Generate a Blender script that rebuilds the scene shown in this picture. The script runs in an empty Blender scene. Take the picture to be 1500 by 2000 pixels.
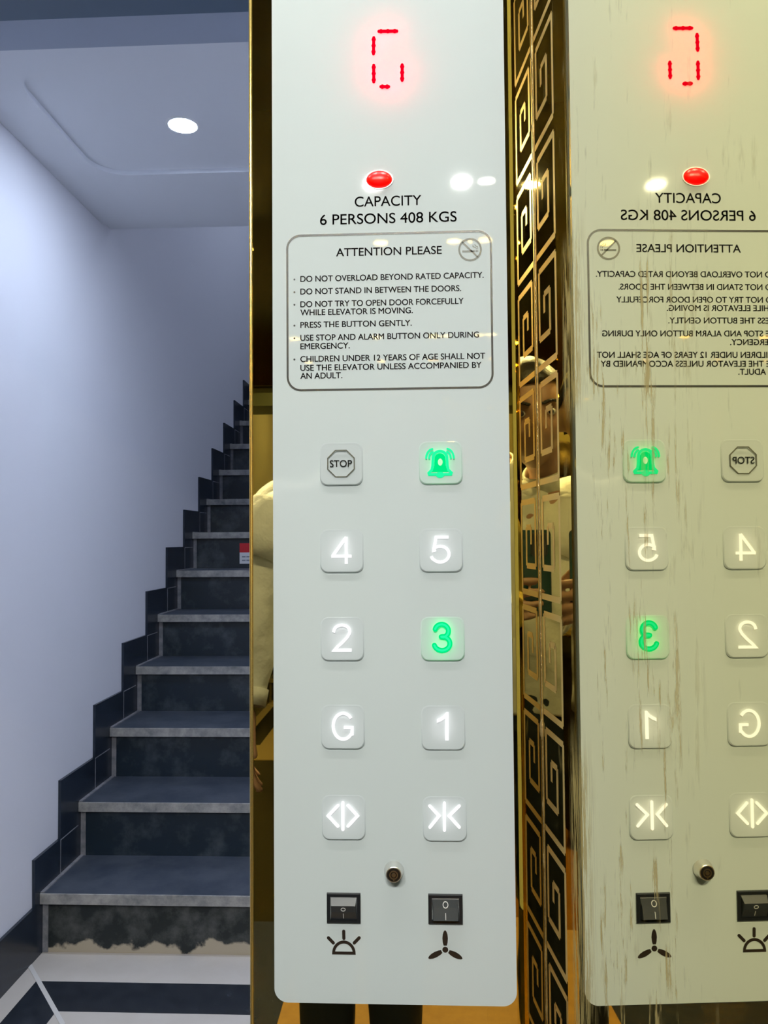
import bpy, bmesh, math, random
from mathutils import Vector, Matrix, noise

random.seed(7)
S = bpy.context.scene
COL = S.collection
# ------------------------------------------------------------------ camera
CAM = Vector((0.0, -0.705, 1.203))
YAW, PITCH, ROLL = math.radians(-2.46197), math.radians(2.06034), math.radians(-0.45572)
FPX = 1500.0
_f = Vector((math.sin(YAW) * math.cos(PITCH), math.cos(YAW) * math.cos(PITCH), math.sin(PITCH)))
_r0 = Vector((math.cos(YAW), -math.sin(YAW), 0))
_u0 = _r0.cross(_f)
_r = math.cos(ROLL) * _r0 + math.sin(ROLL) * _u0
_u = -math.sin(ROLL) * _r0 + math.cos(ROLL) * _u0
cam_data = bpy.data.cameras.new('camera')
cam_data.sensor_fit = 'VERTICAL'
cam_data.sensor_height = 36.0
cam_data.sensor_width = 27.0
cam_data.lens = 36.0 * FPX / 2000.0
cam_data.clip_start = 0.02
cam = bpy.data.objects.new('camera', cam_data)
M = Matrix((( _r.x, _u.x, -_f.x, CAM.x), (_r.y, _u.y, -_f.y, CAM.y), (_r.z, _u.z, -_f.z, CAM.z), (0, 0, 0, 1)))
cam.matrix_world = M
COL.objects.link(cam)
S.camera = cam
# ------------------------------------------------------------------ world, exposure, light levels
S.view_settings.view_transform = 'Standard'
S.view_settings.look = 'None'
S.view_settings.gamma = 1.0
S.view_settings.exposure = 0.0
S.view_settings.use_curve_mapping = False
w = bpy.data.worlds.new('world')
S.world = w
w.use_nodes = True
w.node_tree.nodes['Background'].inputs[0].default_value = (0.75, 0.85, 1, 1)
w.node_tree.nodes['Background'].inputs[1].default_value = 0.0
try:
    S.cycles.caustics_reflective = False
    S.cycles.caustics_refractive = False
    S.cycles.sample_clamp_indirect = 45.0
    S.cycles.max_bounces = 12
    S.cycles.glossy_bounces = 8
    S.cycles.diffuse_bounces = 6
    S.cycles.use_denoising = True
except Exception:
    pass
LOBBY_LAMP = 520.0            # emission of each round downlight over the landing
LOBBY_TINT = (0.68, 0.79, 1.0, 1)
CAR_LAMP_BACK = 3700.0         # emission of the lift car's downlights
CAR_LAMP_NEAR = 560.0
CAR_TINT = (1.0, 1.0, 0.95, 1)
TUBE_FILL = 32.0                   # added fill tube, out of view, brightening landing walls and stairs
STAIR_FILL = 230.0  # added unseen lamp that lifts the dark stairwell
SYMBOL_LIGHT = 1.4
BUTTON_LED = 0.85
DISPLAY_LED = 30.0

# ------------------------------------------------------------------ helpers
def P(px, py, y=0.0):
    """point of the panel plane (depth y) seen at a place of the photograph -> (x, z)"""
    d = _f + _r * ((px - 750) / FPX) - _u * ((py - 1000) / FPX)
    t = (y - CAM.y) / d.y
    return (CAM.x + d.x * t, CAM.z + d.z * t)

def on_z(px, py, z):
    d = _f + _r * ((px - 750) / FPX) - _u * ((py - 1000) / FPX)
    t = (z - CAM.z) / d.z
    return (CAM.x + d.x * t, CAM.y + d.y * t)

def tag(o, label=None, cat=None, group=None, kind=None):
    if label: o['label'] = label
    if cat: o['category'] = cat
    if group: o['group'] = group
    if kind: o['kind'] = kind
    return o

def empty(name, loc):
    o = bpy.data.objects.new(name, None)
    o.location = loc
    o.empty_display_size = 0.05
    COL.objects.link(o)
    return o

def link(name, me, mat, parent=None):
    o = bpy.data.objects.new(name, me)
    if mat and not me.materials:
        me.materials.append(mat)
    COL.objects.link(o)
    if parent:
        o.parent = parent
        # keep world-space geometry: the parent's empties are placed without rotation
        p = parent
        off = Vector((0, 0, 0))
        while p:
            off += Vector(p.location)
            p = p.parent
        o.location = -off
    return o

def from_bm(name, bm, mat, parent=None, smooth=False):
    bmesh.ops.recalc_face_normals(bm, faces=bm.faces)
    me = bpy.data.meshes.new(name)
    bm.to_mesh(me)
    bm.free()
    if smooth:
        for p in me.polygons:
            p.use_smooth = True
    return link(name, me, mat, parent)

def box(bm, x0, x1, y0, y1, z0, z1):
    v = [bm.verts.new((x, y, z)) for x in (x0, x1) for y in (y0, y1) for z in (z0, z1)]
    for f in ((0, 1, 3, 2), (4, 6, 7, 5), (0, 4, 5, 1), (2, 3, 7, 6), (0, 2, 6, 4), (1, 5, 7, 3)):
        bm.faces.new([v[i] for i in f])

def box_obj(name, dims, mat, parent=None, bevel=0.0):
    bm = bmesh.new()
    box(bm, *dims)
    if bevel:
        bmesh.ops.recalc_face_normals(bm, faces=bm.faces)
        bmesh.ops.bevel(bm, geom=list(bm.edges), offset=bevel, segments=2, profile=0.6, affect='EDGES')
    return from_bm(name, bm, mat, parent)

def prism_y(bm, pts, y0, y1):
    """solid with outline pts (x, z) between depths y0 and y1"""
    a = [bm.verts.new((x, y0, z)) for x, z in pts]
    b = [bm.verts.new((x, y1, z)) for x, z in pts]
    bm.faces.new(a)
    bm.faces.new(b[::-1])
    n = len(pts)
    for i in range(n):
        j = (i + 1) % n
        bm.faces.new((a[j], a[i], b[i], b[j]))

def prism_x(bm, pts, x0, x1):
    a = [bm.verts.new((x0, y, z)) for y, z in pts]
    b = [bm.verts.new((x1, y, z)) for y, z in pts]
    bm.faces.new(a)
    bm.faces.new(b[::-1])
    n = len(pts)
    for i in range(n):
        j = (i + 1) % n
        bm.faces.new((a[j], a[i], b[i], b[j]))

def rrect(x0, x1, z0, z1, r, seg=8):
    pts = []
    for cx, cz, a0 in ((x1 - r, z1 - r, 0), (x0 + r, z1 - r, 90), (x0 + r, z0 + r, 180), (x1 - r, z0 + r, 270)):
        for i in range(seg + 1):
            a = math.radians(a0 + 90 * i / seg)
            pts.append((cx + r * math.cos(a), cz + r * math.sin(a)))
    return pts

def circle(cx, cz, rx, rz=None, n=32, a0=0, a1=360):
    rz = rz or rx
    full = abs(a1 - a0) >= 360
    m = n if full else n + 1
    return [(cx + rx * math.cos(math.radians(a0 + (a1 - a0) * i / n)), cz + rz * math.sin(math.radians(a0 + (a1 - a0) * i / n))) for i in range(m)]

def stroke(bm, pts, wd, y0, y1, closed=False, caps=True):
    """flat line of width wd along pts, mitred, with round ends"""
    n = len(pts)
    P2 = [Vector(p) for p in pts]
    L, R = [], []
    for i in range(n):
        if closed:
            a, b = P2[i - 1], P2[(i + 1) % n]
        else:
            a, b = P2[max(i - 1, 0)], P2[min(i + 1, n - 1)]
        d1 = (P2[i] - a).normalized() if (P2[i] - a).length > 1e-9 else (b - P2[i]).normalized()
        d2 = (b - P2[i]).normalized() if (b - P2[i]).length > 1e-9 else d1
        n1 = Vector((-d1.y, d1.x)); n2 = Vector((-d2.y, d2.x))
        m = (n1 + n2)
        m = m.normalized() if m.length > 1e-6 else n1
        s = wd / 2 / max(0.35, m.dot(n1))
        L.append(P2[i] + m * s); R.append(P2[i] - m * s)
    if closed:
        rng = [(i, (i + 1) % n) for i in range(n)]
    else:
        rng = [(i, i + 1) for i in range(n - 1)]
    vt = {}
    for k, arr in (('L', L), ('R', R)):
        for i, p in enumerate(arr):
            vt[k, i, 0] = bm.verts.new((p.x, y0, p.y)); vt[k, i, 1] = bm.verts.new((p.x, y1, p.y))
    for i, j in rng:
        for q in (0, 1):
            bm.faces.new((vt['L', i, q], vt['R', i, q], vt['R', j, q], vt['L', j, q]))
        for k in 'LR':
            bm.faces.new((vt[k, i, 0], vt[k, j, 0], vt[k, j, 1], vt[k, i, 1]))
    if not closed:
        for e, i in ((P2[0], 0), (P2[-1], n - 1)):
            if caps:
                prism_y(bm, circle(e.x, e.y, wd / 2, n=14), y0 - 1e-5, y1)
            else:
                bm.faces.new((vt['L', i, 0], vt['R', i, 0], vt['R', i, 1], vt['L', i, 1]))

def curve_mesh(splines, depth, y_front, name='plate'):
    """filled 2D outline with holes, extruded: front at y_front, back at y_front+depth"""
    cu = bpy.data.curves.new(name, 'CURVE')
    cu.dimensions = '2D'
    cu.fill_mode = 'BOTH'
    cu.extrude = depth / 2
    for pts in splines:
        sp = cu.splines.new('POLY')
        sp.points.add(len(pts) - 1)
        for p, (x, z) in zip(sp.points, pts):
            p.co = (x, z, 0, 1)
        sp.use_cyclic_u = True
    o = bpy.data.objects.new(name, cu)
    COL.objects.link(o)
    me = bpy.data.meshes.new_from_object(o.evaluated_get(bpy.context.evaluated_depsgraph_get()))
    bpy.data.objects.remove(o)
    bpy.data.curves.remove(cu)
    me.materials.clear()
    for v in me.vertices:
        x, z, d = v.co
        v.co = (x, y_front + depth / 2 - d, z)
    return me

_fonts = {}
def text_mesh(txt, x0, x1, zb, cap, y, depth=0.0002, weight=0.0, spacing=1.0):
    """lettering from x0 to x1 on baseline zb with capitals cap high"""
    cu = bpy.data.curves.new('letters', 'FONT')
    cu.body = txt
    cu.size = 1.0
    cu.extrude = 0.01
    cu.space_character = spacing
    o = bpy.data.objects.new('letters', cu)
    COL.objects.link(o)
    dg = bpy.context.evaluated_depsgraph_get()
    me = bpy.data.meshes.new_from_object(o.evaluated_get(dg))
    bpy.data.objects.remove(o)
    bpy.data.curves.remove(cu)
    me.materials.clear()
    xs = [v.co.x for v in me.vertices]
    a, b = min(xs), max(xs)
    g_ = weight * 0.010                       # how far the strokes are fattened
    for v in me.vertices:
        X = x0 + g_ + (v.co.x - a) / (b - a) * (x1 - x0 - 2 * g_)
        Z = zb + g_ * 0.5 + v.co.y / CAPH * (cap - g_)
        v.co = (X, y if v.co.z > 0 else y + depth, Z)
    if g_ > 0:
        b_ = bmesh.new()
        for dx, dz in ((-g_, 0), (g_, 0), (0, g_ * 0.5), (0, -g_ * 0.5)):
            m2 = me.copy()
            m2.transform(Matrix.Translation((dx, 0, dz)))
            b_.from_mesh(m2)
            bpy.data.meshes.remove(m2)
        b_.to_mesh(me); b_.free()
    return me

def cap_height():
    cu = bpy.data.curves.new('letters', 'FONT')
    cu.body = 'H'
    cu.size = 1.0
    o = bpy.data.objects.new('letters', cu)
    COL.objects.link(o)
    me = bpy.data.meshes.new_from_object(o.evaluated_get(bpy.context.evaluated_depsgraph_get()))
    h = max(v.co.y for v in me.vertices) - min(v.co.y for v in me.vertices)
    bpy.data.objects.remove(o); bpy.data.curves.remove(cu); bpy.data.meshes.remove(me)
    return h
CAPH = cap_height()

def lathe_y(bm, prof, cx, cz, n=32):
    """turned solid about a line along y: prof = [(radius, y)]"""
    rings = []
    for r, y in prof:
        rings.append([bm.verts.new((cx + r * math.cos(2 * math.pi * i / n), y, cz + r * math.sin(2 * math.pi * i / n))) for i in range(n)])
    for A, B in zip(rings, rings[1:]):
        for i in range(n):
            j = (i + 1) % n
            bm.faces.new((A[i], A[j], B[j], B[i]))
    bm.faces.new(rings[0]); bm.faces.new(rings[-1][::-1])

def lathe_z(bm, prof, cx, cy, n=32):
    rings = []
    for r, z in prof:
        rings.append([bm.verts.new((cx + r * math.cos(2 * math.pi * i / n), cy + r * math.sin(2 * math.pi * i / n), z)) for i in range(n)])
    for A, B in zip(rings, rings[1:]):
        for i in range(n):
            j = (i + 1) % n
            bm.faces.new((A[i], A[j], B[j], B[i]))
    bm.faces.new(rings[0]); bm.faces.new(rings[-1][::-1])

# ------------------------------------------------------------------ materials
def new_mat(name):
    m = bpy.data.materials.new(name)
    m.use_nodes = True
    nt = m.node_tree
    return m, nt, nt.nodes['Principled BSDF'], nt.nodes['Material Output']

def simple(name, col, rough=0.5, metal=0.0, spec=0.5, emit=None, es=0.0, bump=None, mottle=None):
    m, nt, b, out = new_mat(name)
    b.inputs['Base Color'].default_value = (*col, 1)
    b.inputs['Roughness'].default_value = rough
    b.inputs['Metallic'].default_value = metal
    b.inputs['Specular IOR Level'].default_value = spec
    if emit:
        b.inputs['Emission Color'].default_value = (*emit, 1)
        b.inputs['Emission Strength'].default_value = es
    tc = nt.nodes.new('ShaderNodeTexCoord')
    if mottle:
        n = nt.nodes.new('ShaderNodeTexNoise'); n.inputs['Scale'].default_value = mottle[0]
        n.inputs['Detail'].default_value = 6; n.inputs['Roughness'].default_value = 0.65
        nt.links.new(tc.outputs['Object'], n.inputs['Vector'])
        r = nt.nodes.new('ShaderNodeValToRGB')
        r.color_ramp.elements[0].position = 0.3; r.color_ramp.elements[1].position = 0.75
        r.color_ramp.elements[0].color = (*col, 1); r.color_ramp.elements[1].color = (*mottle[1], 1)
        nt.links.new(n.outputs['Fac'], r.inputs['Fac'])
        nt.links.new(r.outputs['Color'], b.inputs['Base Color'])
    if bump:
        n = nt.nodes.new('ShaderNodeTexNoise'); n.inputs['Scale'].default_value = bump[0]; n.inputs['Detail'].default_value = 4
        nt.links.new(tc.outputs['Object'], n.inputs['Vector'])
        bp = nt.nodes.new('ShaderNodeBump'); bp.inputs['Strength'].default_value = bump[1]; bp.inputs['Distance'].default_value = bump[2]
        nt.links.new(n.outputs['Fac'], bp.inputs['Height'])
        nt.links.new(bp.outputs['Normal'], b.inputs['Normal'])
    return m

def emission(name, col, strength):
    m, nt, b, out = new_mat(name)
    nt.nodes.remove(b)
    e = nt.nodes.new('ShaderNodeEmission')
    e.inputs[0].default_value = (*col, 1); e.inputs[1].default_value = strength
    nt.links.new(e.outputs[0], out.inputs[0])
    return m

def acrylic(name, col, trans):
    """glossy white acrylic that lets light through from behind"""
    m, nt, b, out = new_mat(name)
    b.inputs['Base Color'].default_value = (*col, 1)
    b.inputs['Roughness'].default_value = 0.025
    b.inputs['Specular IOR Level'].default_value = 0.5
    t = nt.nodes.new('ShaderNodeBsdfTranslucent'); t.inputs[0].default_value = (*col, 1)
    mx = nt.nodes.new('ShaderNodeMixShader'); mx.inputs[0].default_value = trans
    nt.links.new(b.outputs[0], mx.inputs[1]); nt.links.new(t.outputs[0], mx.inputs[2])
    nt.links.new(mx.outputs[0], out.inputs[0])
    return m

def math_node(nt, op, a, b=None, c=None, clamp=False):
    n = nt.nodes.new('ShaderNodeMath'); n.operation = op; n.use_clamp = clamp
    for i, v in enumerate((a, b, c)):
        if v is None: continue
        if isinstance(v, (int, float)): n.inputs[i].default_value = v
        else: nt.links.new(v, n.inputs[i])
    return n.outputs[0]

def smooth_window(nt, v, a0, a1, b0, b1):
    """1 between a1 and b0, fading to 0 at a0 and b1"""
    def mr(lo, hi):
        n = nt.nodes.new('ShaderNodeMapRange'); n.interpolation_type = 'SMOOTHSTEP'
        nt.links.new(v, n.inputs[0])
        n.inputs[1].default_value = lo; n.inputs[2].default_value = hi
        return n.outputs[0]
    up = mr(a0, a1); dn = mr(b0, b1)
    return math_node(nt, 'MULTIPLY', up, math_node(nt, 'SUBTRACT', 1.0, dn))

def mirror_gold(name, tint, rough=0.02, stains=False):
    m, nt, b, out = new_mat(name)
    b.inputs['Base Color'].default_value = (*tint, 1)
    b.inputs['Metallic'].default_value = 1.0
    b.inputs['Roughness'].default_value = rough
    if stains:
        tc = nt.nodes.new('ShaderNodeTexCoord')
        sx = nt.nodes.new('ShaderNodeSeparateXYZ'); nt.links.new(tc.outputs['Object'], sx.inputs[0])
        d = math_node(nt, 'MULTIPLY', sx.outputs['Y'], -1.0)     # distance from the corner
        z = sx.outputs['Z']
        def streak(sd, sz, lo, hi, seed):
            cx = nt.nodes.new('ShaderNodeCombineXYZ')
            nt.links.new(math_node(nt, 'MULTIPLY', d, sd), cx.inputs[0])
            nt.links.new(math_node(nt, 'MULTIPLY', z, sz), cx.inputs[1])
            cx.inputs[2].default_value = seed
            n = nt.nodes.new('ShaderNodeTexNoise'); n.inputs['Scale'].default_value = 1.0
            n.inputs['Detail'].default_value = 5; n.inputs['Roughness'].default_value = 0.6
            nt.links.new(cx.outputs[0], n.inputs['Vector'])
            r = nt.nodes.new('ShaderNodeMapRange'); r.interpolation_type = 'SMOOTHSTEP'
            nt.links.new(n.outputs['Fac'], r.inputs[0]); r.inputs[1].default_value = lo; r.inputs[2].default_value = hi
            return r.outputs[0]
        # glue smears beside the corner, dried runs further out
        s1 = math_node(nt, 'MULTIPLY', streak(330, 22, 0.43, 0.55, 1.3), smooth_window(nt, d, 0.080, 0.095, 0.120, 0.165))
        s1 = math_node(nt, 'MULTIPLY', s1, math_node(nt, 'MAXIMUM', smooth_window(nt, z, 1.285, 1.32, 1.41, 1.45), smooth_window(nt, z, 0.62, 0.72, 1.01, 1.07)))
        s2 = math_node(nt, 'MULTIPLY', streak(170, 26, 0.50, 0.64, 7.7), smooth_window(nt, d, 0.14, 0.17, 0.30, 0.36))
        s2 = math_node(nt, 'MULTIPLY', s2, streak(34, 10, 0.50, 0.58, 3.1))
        s2 = math_node(nt, 'MULTIPLY', s2, smooth_window(nt, z, 0.6, 0.75, 1.34, 1.40))
        s3 = math_node(nt, 'MULTIPLY', streak(60, 18, 0.60, 0.74, 9.1), 0.30)
        s = math_node(nt, 'MAXIMUM', math_node(nt, 'MAXIMUM', s1, s2), s3, clamp=True)
        df = nt.nodes.new('ShaderNodeBsdfDiffuse'); df.inputs[0].default_value = (0.52, 0.40, 0.15, 1)
        mx = nt.nodes.new('ShaderNodeMixShader')
        nt.links.new(math_node(nt, 'MULTIPLY', s, 0.85), mx.inputs[0])
        nt.links.new(b.outputs[0], mx.inputs[1]); nt.links.new(df.outputs[0], mx.inputs[2])
        nt.links.new(mx.outputs[0], out.inputs[0])
    return m

GOLD = (0.86, 0.74, 0.40)
M_mirror = mirror_gold('gold mirror steel stained', (0.84, 0.745, 0.39), 0.010, True)
M_gold = mirror_gold('gold mirror steel', (0.79, 0.66, 0.31), 0.012)
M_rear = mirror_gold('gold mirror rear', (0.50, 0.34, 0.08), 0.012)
M_etch = simple('etched frosted gold', (0.85, 0.62, 0.24), 0.38, 0.8)
M_bead = simple('polished gold edge', (0.95, 0.74, 0.25), 0.22, 0.9)
M_seal = simple('dried clear sealant', (0.50, 0.36, 0.15), 0.22, 0.6, bump=(260, 0.8, 0.002))
M_panel = acrylic('white acrylic face', (0.77, 0.835, 0.825), 0.30)
M_button = acrylic('white acrylic key', (0.77, 0.825, 0.825), 0.40)
M_ink = simple('black print', (0.012, 0.014, 0.016), 0.35)
M_ink2 = simple('grey print', (0.085, 0.09, 0.07), 0.4)
M_brown = simple('dark brown print', (0.02, 0.014, 0.011), 0.4)
M_lit = emission('lit white symbol', (1.0, 0.99, 1.0), SYMBOL_LIGHT)
M_green = emission('lit green symbol', (0.0, 0.86, 0.24), 1.0)
M_green2 = emission('lit green core', (0.02, 1.0, 0.40), 1.0)
M_red = emission('lit red segment', (1.0, 0.0, 0.018), 0.95)
M_reddome = simple('red dome', (0.7, 0.0, 0.0), 0.3, emit=(1, 0, 0.0), es=1.0)
M_led_w = emission('white led', (1.0, 0.97, 1.0), BUTTON_LED)
M_led_g = emission('green led', (0.02, 1.0, 0.20), BUTTON_LED * 3.4)
M_led_r = emission('red led', (1.0, 0.02, 0.05), DISPLAY_LED)
M_black = simple('black plastic', (0.012, 0.014, 0.017), 0.28)
M_rock = simple('black rocker plastic', (0.026, 0.032, 0.038), 0.36, spec=0.7)
M_mark = simple('white mark', (0.62, 0.62, 0.60), 0.5)
M_chrome = simple('chrome', (0.86, 0.86, 0.85), 0.30, 1.0)
M_lockface = simple('dark lock face', (0.05, 0.045, 0.04), 0.3, 0.8)
M_lockpin = simple('worn brass pin', (0.45, 0.40, 0.32), 0.3, 1.0)
M_paint = simple('white wall paint', (0.74, 0.74, 0.78), 0.75, bump=(40, 0.05, 0.002))
M_ceil = simple('white ceiling paint', (0.80, 0.82, 0.86), 0.85)
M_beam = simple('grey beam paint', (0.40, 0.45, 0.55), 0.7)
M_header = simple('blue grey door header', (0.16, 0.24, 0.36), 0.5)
M_tile = simple('cream floor tile', (0.62, 0.575, 0.52), 0.22, mottle=(9, (0.57, 0.52, 0.46)))
M_grout = simple('pale grout', (0.62, 0.60, 0.57), 0.8)
M_band = simple('black granite tile', (0.014, 0.018, 0.026), 0.22, mottle=(30, (0.03, 0.036, 0.046)))
M_skirt = simple('black granite skirting', (0.009, 0.015, 0.026), 0.25, mottle=(22, (0.022, 0.032, 0.048)))
M_carfloor = simple('brown lift floor', (0.40, 0.22, 0.05), 0.35, mottle=(25, (0.30, 0.16, 0.04)))
M_carceil = simple('dark lift ceiling', (0.035, 0.05, 0.055), 0.25, 0.3)

def stone(name, base, dust, lo, hi, sc, rough, low_dust=None):
    """black stone with dusty wear; low_dust = height below which pale cement is smeared"""
    m, nt, b, out = new_mat(name)
    tc = nt.nodes.new('ShaderNodeTexCoord')
    n = nt.nodes.new('ShaderNodeTexNoise'); n.inputs['Scale'].default_value = sc; n.inputs['Detail'].default_value = 8; n.inputs['Roughness'].default_value = 0.65
    nt.links.new(tc.outputs['Object'], n.inputs['Vector'])
    r = nt.nodes.new('ShaderNodeValToRGB')
    r.color_ramp.elements[0].position = lo; r.color_ramp.elements[0].color = (*base, 1)
    r.color_ramp.elements[1].position = hi; r.color_ramp.elements[1].color = (*dust, 1)
    nt.links.new(n.outputs['Fac'], r.inputs['Fac'])
    colour = r.outputs['Color']
    if low_dust:
        sx = nt.nodes.new('ShaderNodeSeparateXYZ'); nt.links.new(tc.outputs['Object'], sx.inputs[0])
        n2 = nt.nodes.new('ShaderNodeTexNoise'); n2.inputs['Scale'].default_value = 11; n2.inputs['Detail'].default_value = 7
        nt.links.new(tc.outputs['Object'], n2.inputs['Vector'])
        h = math_node(nt, 'SUBTRACT', math_node(nt, 'MULTIPLY_ADD', n2.outputs['Fac'], 0.20, low_dust - 0.10), sx.outputs['Z'])
        mr = nt.nodes.new('ShaderNodeMapRange'); nt.links.new(h, mr.inputs[0]); mr.inputs[1].default_value = -0.004; mr.inputs[2].default_value = 0.008
        mx = nt.nodes.new('ShaderNodeMix'); mx.data_type = 'RGBA'
        nt.links.new(mr.outputs[0], mx.inputs[0]); nt.links.new(colour, mx.inputs[6]); mx.inputs[7].default_value = (0.46, 0.40, 0.30, 1)
        colour = mx.outputs[2]
    nt.links.new(colour, b.inputs['Base Color'])
    b.inputs['Roughness'].default_value = rough
    return m
M_tread = stone('black stone tread', (0.034, 0.046, 0.068), (0.095, 0.110, 0.135), 0.35, 0.8, 9, 0.45)  # base paler than the risers: stronger light on treads put into the colour
M_riser = stone('black stone riser', (0.007, 0.018, 0.032), (0.10, 0.12, 0.135), 0.48, 0.86, 9, 0.45)  # base darker and bluer: teal shadow tone put into the stone colour
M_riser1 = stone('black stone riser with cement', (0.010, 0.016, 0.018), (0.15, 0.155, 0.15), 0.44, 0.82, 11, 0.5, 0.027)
M_nose = stone('dusty stone edge', (0.14, 0.15, 0.16), (0.50, 0.48, 0.45), 0.28, 0.78, 22, 0.65)
M_gout = stone('dusty mortar joint', (0.12, 0.13, 0.15), (0.30, 0.29, 0.30), 0.3, 0.7, 30, 0.8)
M_lamp = emission('round downlight', LOBBY_TINT[:3], LOBBY_LAMP)
M_carlamp = emission('lift downlight', CAR_TINT[:3], CAR_LAMP_BACK)
M_carlamp2 = emission('lift downlight front', CAR_TINT[:3], CAR_LAMP_NEAR)
M_ring = simple('white lamp ring', (0.8, 0.8, 0.8), 0.4)

# ------------------------------------------------------------------ landing and stairwell
WX = -1.12
ZC = 2.343
def struct(o, label=None):
    o['kind'] = 'structure'
    if label: o['label'] = label
    return o
def sbox(name, dims, mat, label=None):
    return struct(box_obj(name, dims, mat), label)

sbox('wall_left', (WX - 0.15, WX, 0.06, 6.2, -0.3, 4.6), M_paint, 'white painted wall along the stairs')
bm = bmesh.new()
box(bm, -0.40 + 0.75, 1.3, 1.555, 1.7, 0, ZC)
from_bm('wall_stair_front', bm, M_paint)['kind'] = 'structure'
sbox('wall_right_stair', (0.35, 0.5, 1.7, 6.2, -0.3, 4.6), M_paint)
sbox('wall_right_lobby', (1.3, 1.45, 0.06, 1.7, -0.3, ZC), M_paint)
sbox('wall_end', (WX, 0.35, 6.05, 6.2, 0, 4.6), M_paint)
sbox('ceiling_stair', (WX, 0.5, 1.978, 6.2, 4.6, 4.7), M_ceil)
bm = bmesh.new(); box(bm, WX, 1.3, 1.978, 2.05, ZC + 0.03, 4.6)
from_bm('wall_over_landing', bm, M_paint)['kind'] = 'structure'
# landing lift front: right pier, left pier, header
sbox('wall_lift_pier', (-0.145, 1.3, 0.06, 0.35, 0, ZC), M_paint)
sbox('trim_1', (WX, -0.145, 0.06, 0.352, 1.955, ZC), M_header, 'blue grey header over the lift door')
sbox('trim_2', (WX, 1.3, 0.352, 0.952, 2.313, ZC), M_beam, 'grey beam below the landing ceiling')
# tray ceiling
def flat(me, z0):
    for v in me.vertices:
        x, y, z = v.co
        v.co = (x, z, z0 + y)
    return me
outer = [(WX, 0.95), (1.3, 0.95), (1.3, 1.978), (WX, 1.978)]
hole = rrect(-0.98, 1.15, 1.075, 1.61, 0.10, 10)
me = flat(curve_mesh([outer, hole], 0.03, 0.0, 'ceiling'), ZC)
for v in me.vertices:
    v.co.z = ZC if v.co.z < ZC + 0.01 else ZC + 0.014
struct(link('ceiling', me, M_ceil), 'tray ceiling over the landing')
sbox('ceiling_tray', (WX, 1.3, 0.95, 2.05, ZC + 0.014, ZC + 0.10), M_ceil)
# landing floor with a black border band
struct(box_obj('floor', (WX - 0.1, 1.3, 0.06, 1.60, -0.06, 0.0), M_tile), 'cream tiled landing floor')
def slab(name, pts, z0, z1, mat):
    b_ = bmesh.new()
    lo = [b_.verts.new((x, y, z0)) for x, y in pts]; hi = [b_.verts.new((x, y, z1)) for x, y in pts]
    b_.faces.new(lo[::-1]); b_.faces.new(hi)
    for i in range(len(pts)):
        j = (i + 1) % len(pts)
        b_.faces.new((lo[i], lo[j], hi[j], hi[i]))
    o = from_bm(name, b_, mat); o['kind'] = 'structure'
    return o
slab('floor_border_back', [(-1.055, 1.402), (1.2, 1.402), (1.2, 1.272), (-0.937, 1.272)], -0.01, 0.0012, M_band)
slab('floor_border_left', [(-1.055, 1.402), (-0.937, 1.272), (-0.937, 0.36), (-1.055, 0.36)], -0.01, 0.0010, M_band)
slab('floor_joint', [(WX, 1.478), (WX + 0.010, 1.484), (-0.89, 1.222), (-0.90, 1.216)], -0.01, 0.0016, M_grout)
# skirting along the wall, stepping up with the stairs
N_ST, R_ST, T_ST, Y1 = 15, 0.178, 0.2534, 1.530
pts = [(0.36, 0.0), (0.36, 0.150), (1.503, 0.150)]
for k in range(1, N_ST + 1):
    f0 = Y1 + T_ST * (k - 1) - (0.03 if k == 1 else 0.123)
    f1 = Y1 + T_ST * k - 0.123
    zt = R_ST * k + 0.108
    pts += [(f0, zt), (f1, zt)]
pts += [(Y1 + T_ST * N_ST, R_ST * N_ST + 0.1), (Y1 + T_ST * N_ST, R_ST * N_ST - 0.4), (Y1 + 0.1, 0.0)]
bm = bmesh.new(); prism_x(bm, pts, WX - 0.005, WX + 0.009)
bsb = struct(from_bm('baseboard_left', bm, M_skirt), 'black stepped skirting along the stair wall')
bm = bmesh.new()
for k in range(1, N_ST):
    yj = Y1 + T_ST * k - 0.123
    box(bm, WX, WX + 0.0096, yj - 0.0015, yj + 0.0015, R_ST * k - 0.0, R_ST * k + 0.106)
    box(bm, WX, WX + 0.0096, yj + 0.002, yj + 0.123, R_ST * k + 0.106 - 0.003 - 0.0, R_ST * k + 0.106)
from_bm('skirting_joint', bm, M_gout, bsb)

# ------------------------------------------------------------------ the staircase
stair = empty('staircase', (-0.4, Y1, 0))
tag(stair, 'dark stone staircase with dusty worn tread edges rising beside the white wall', 'staircase')
X0, X1 = WX + 0.009, 0.349
for k in range(1, N_ST + 1):
    yn = Y1 + T_ST * (k - 1)
    zt = R_ST * k
    yb = yn + 0.022
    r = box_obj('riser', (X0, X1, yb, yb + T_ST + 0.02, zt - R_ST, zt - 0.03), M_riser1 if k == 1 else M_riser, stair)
    if k == 1:
        r['label'] = 'riser smeared with pale cement along its foot'
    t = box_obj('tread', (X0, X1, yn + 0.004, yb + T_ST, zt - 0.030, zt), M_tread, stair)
    box_obj('nosing', (X0, X1, yn, yn + 0.006, zt - 0.031, zt - 0.0005), M_nose, t, 0.001)
    # dusty mortar in the corner between step and skirting
    bm = bmesh.new()
    box(bm, X0 - 0.0005, X0 + 0.011, yn + 0.004, yn + T_ST + 0.022, zt - 0.001, zt + 0.003)
    box(bm, X0 - 0.0005, X0 + 0.016, yb - 0.003, yb + 0.001, zt - R_ST, zt - 0.03)
    from_bm('mortar_joint', bm, M_gout, t)

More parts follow.
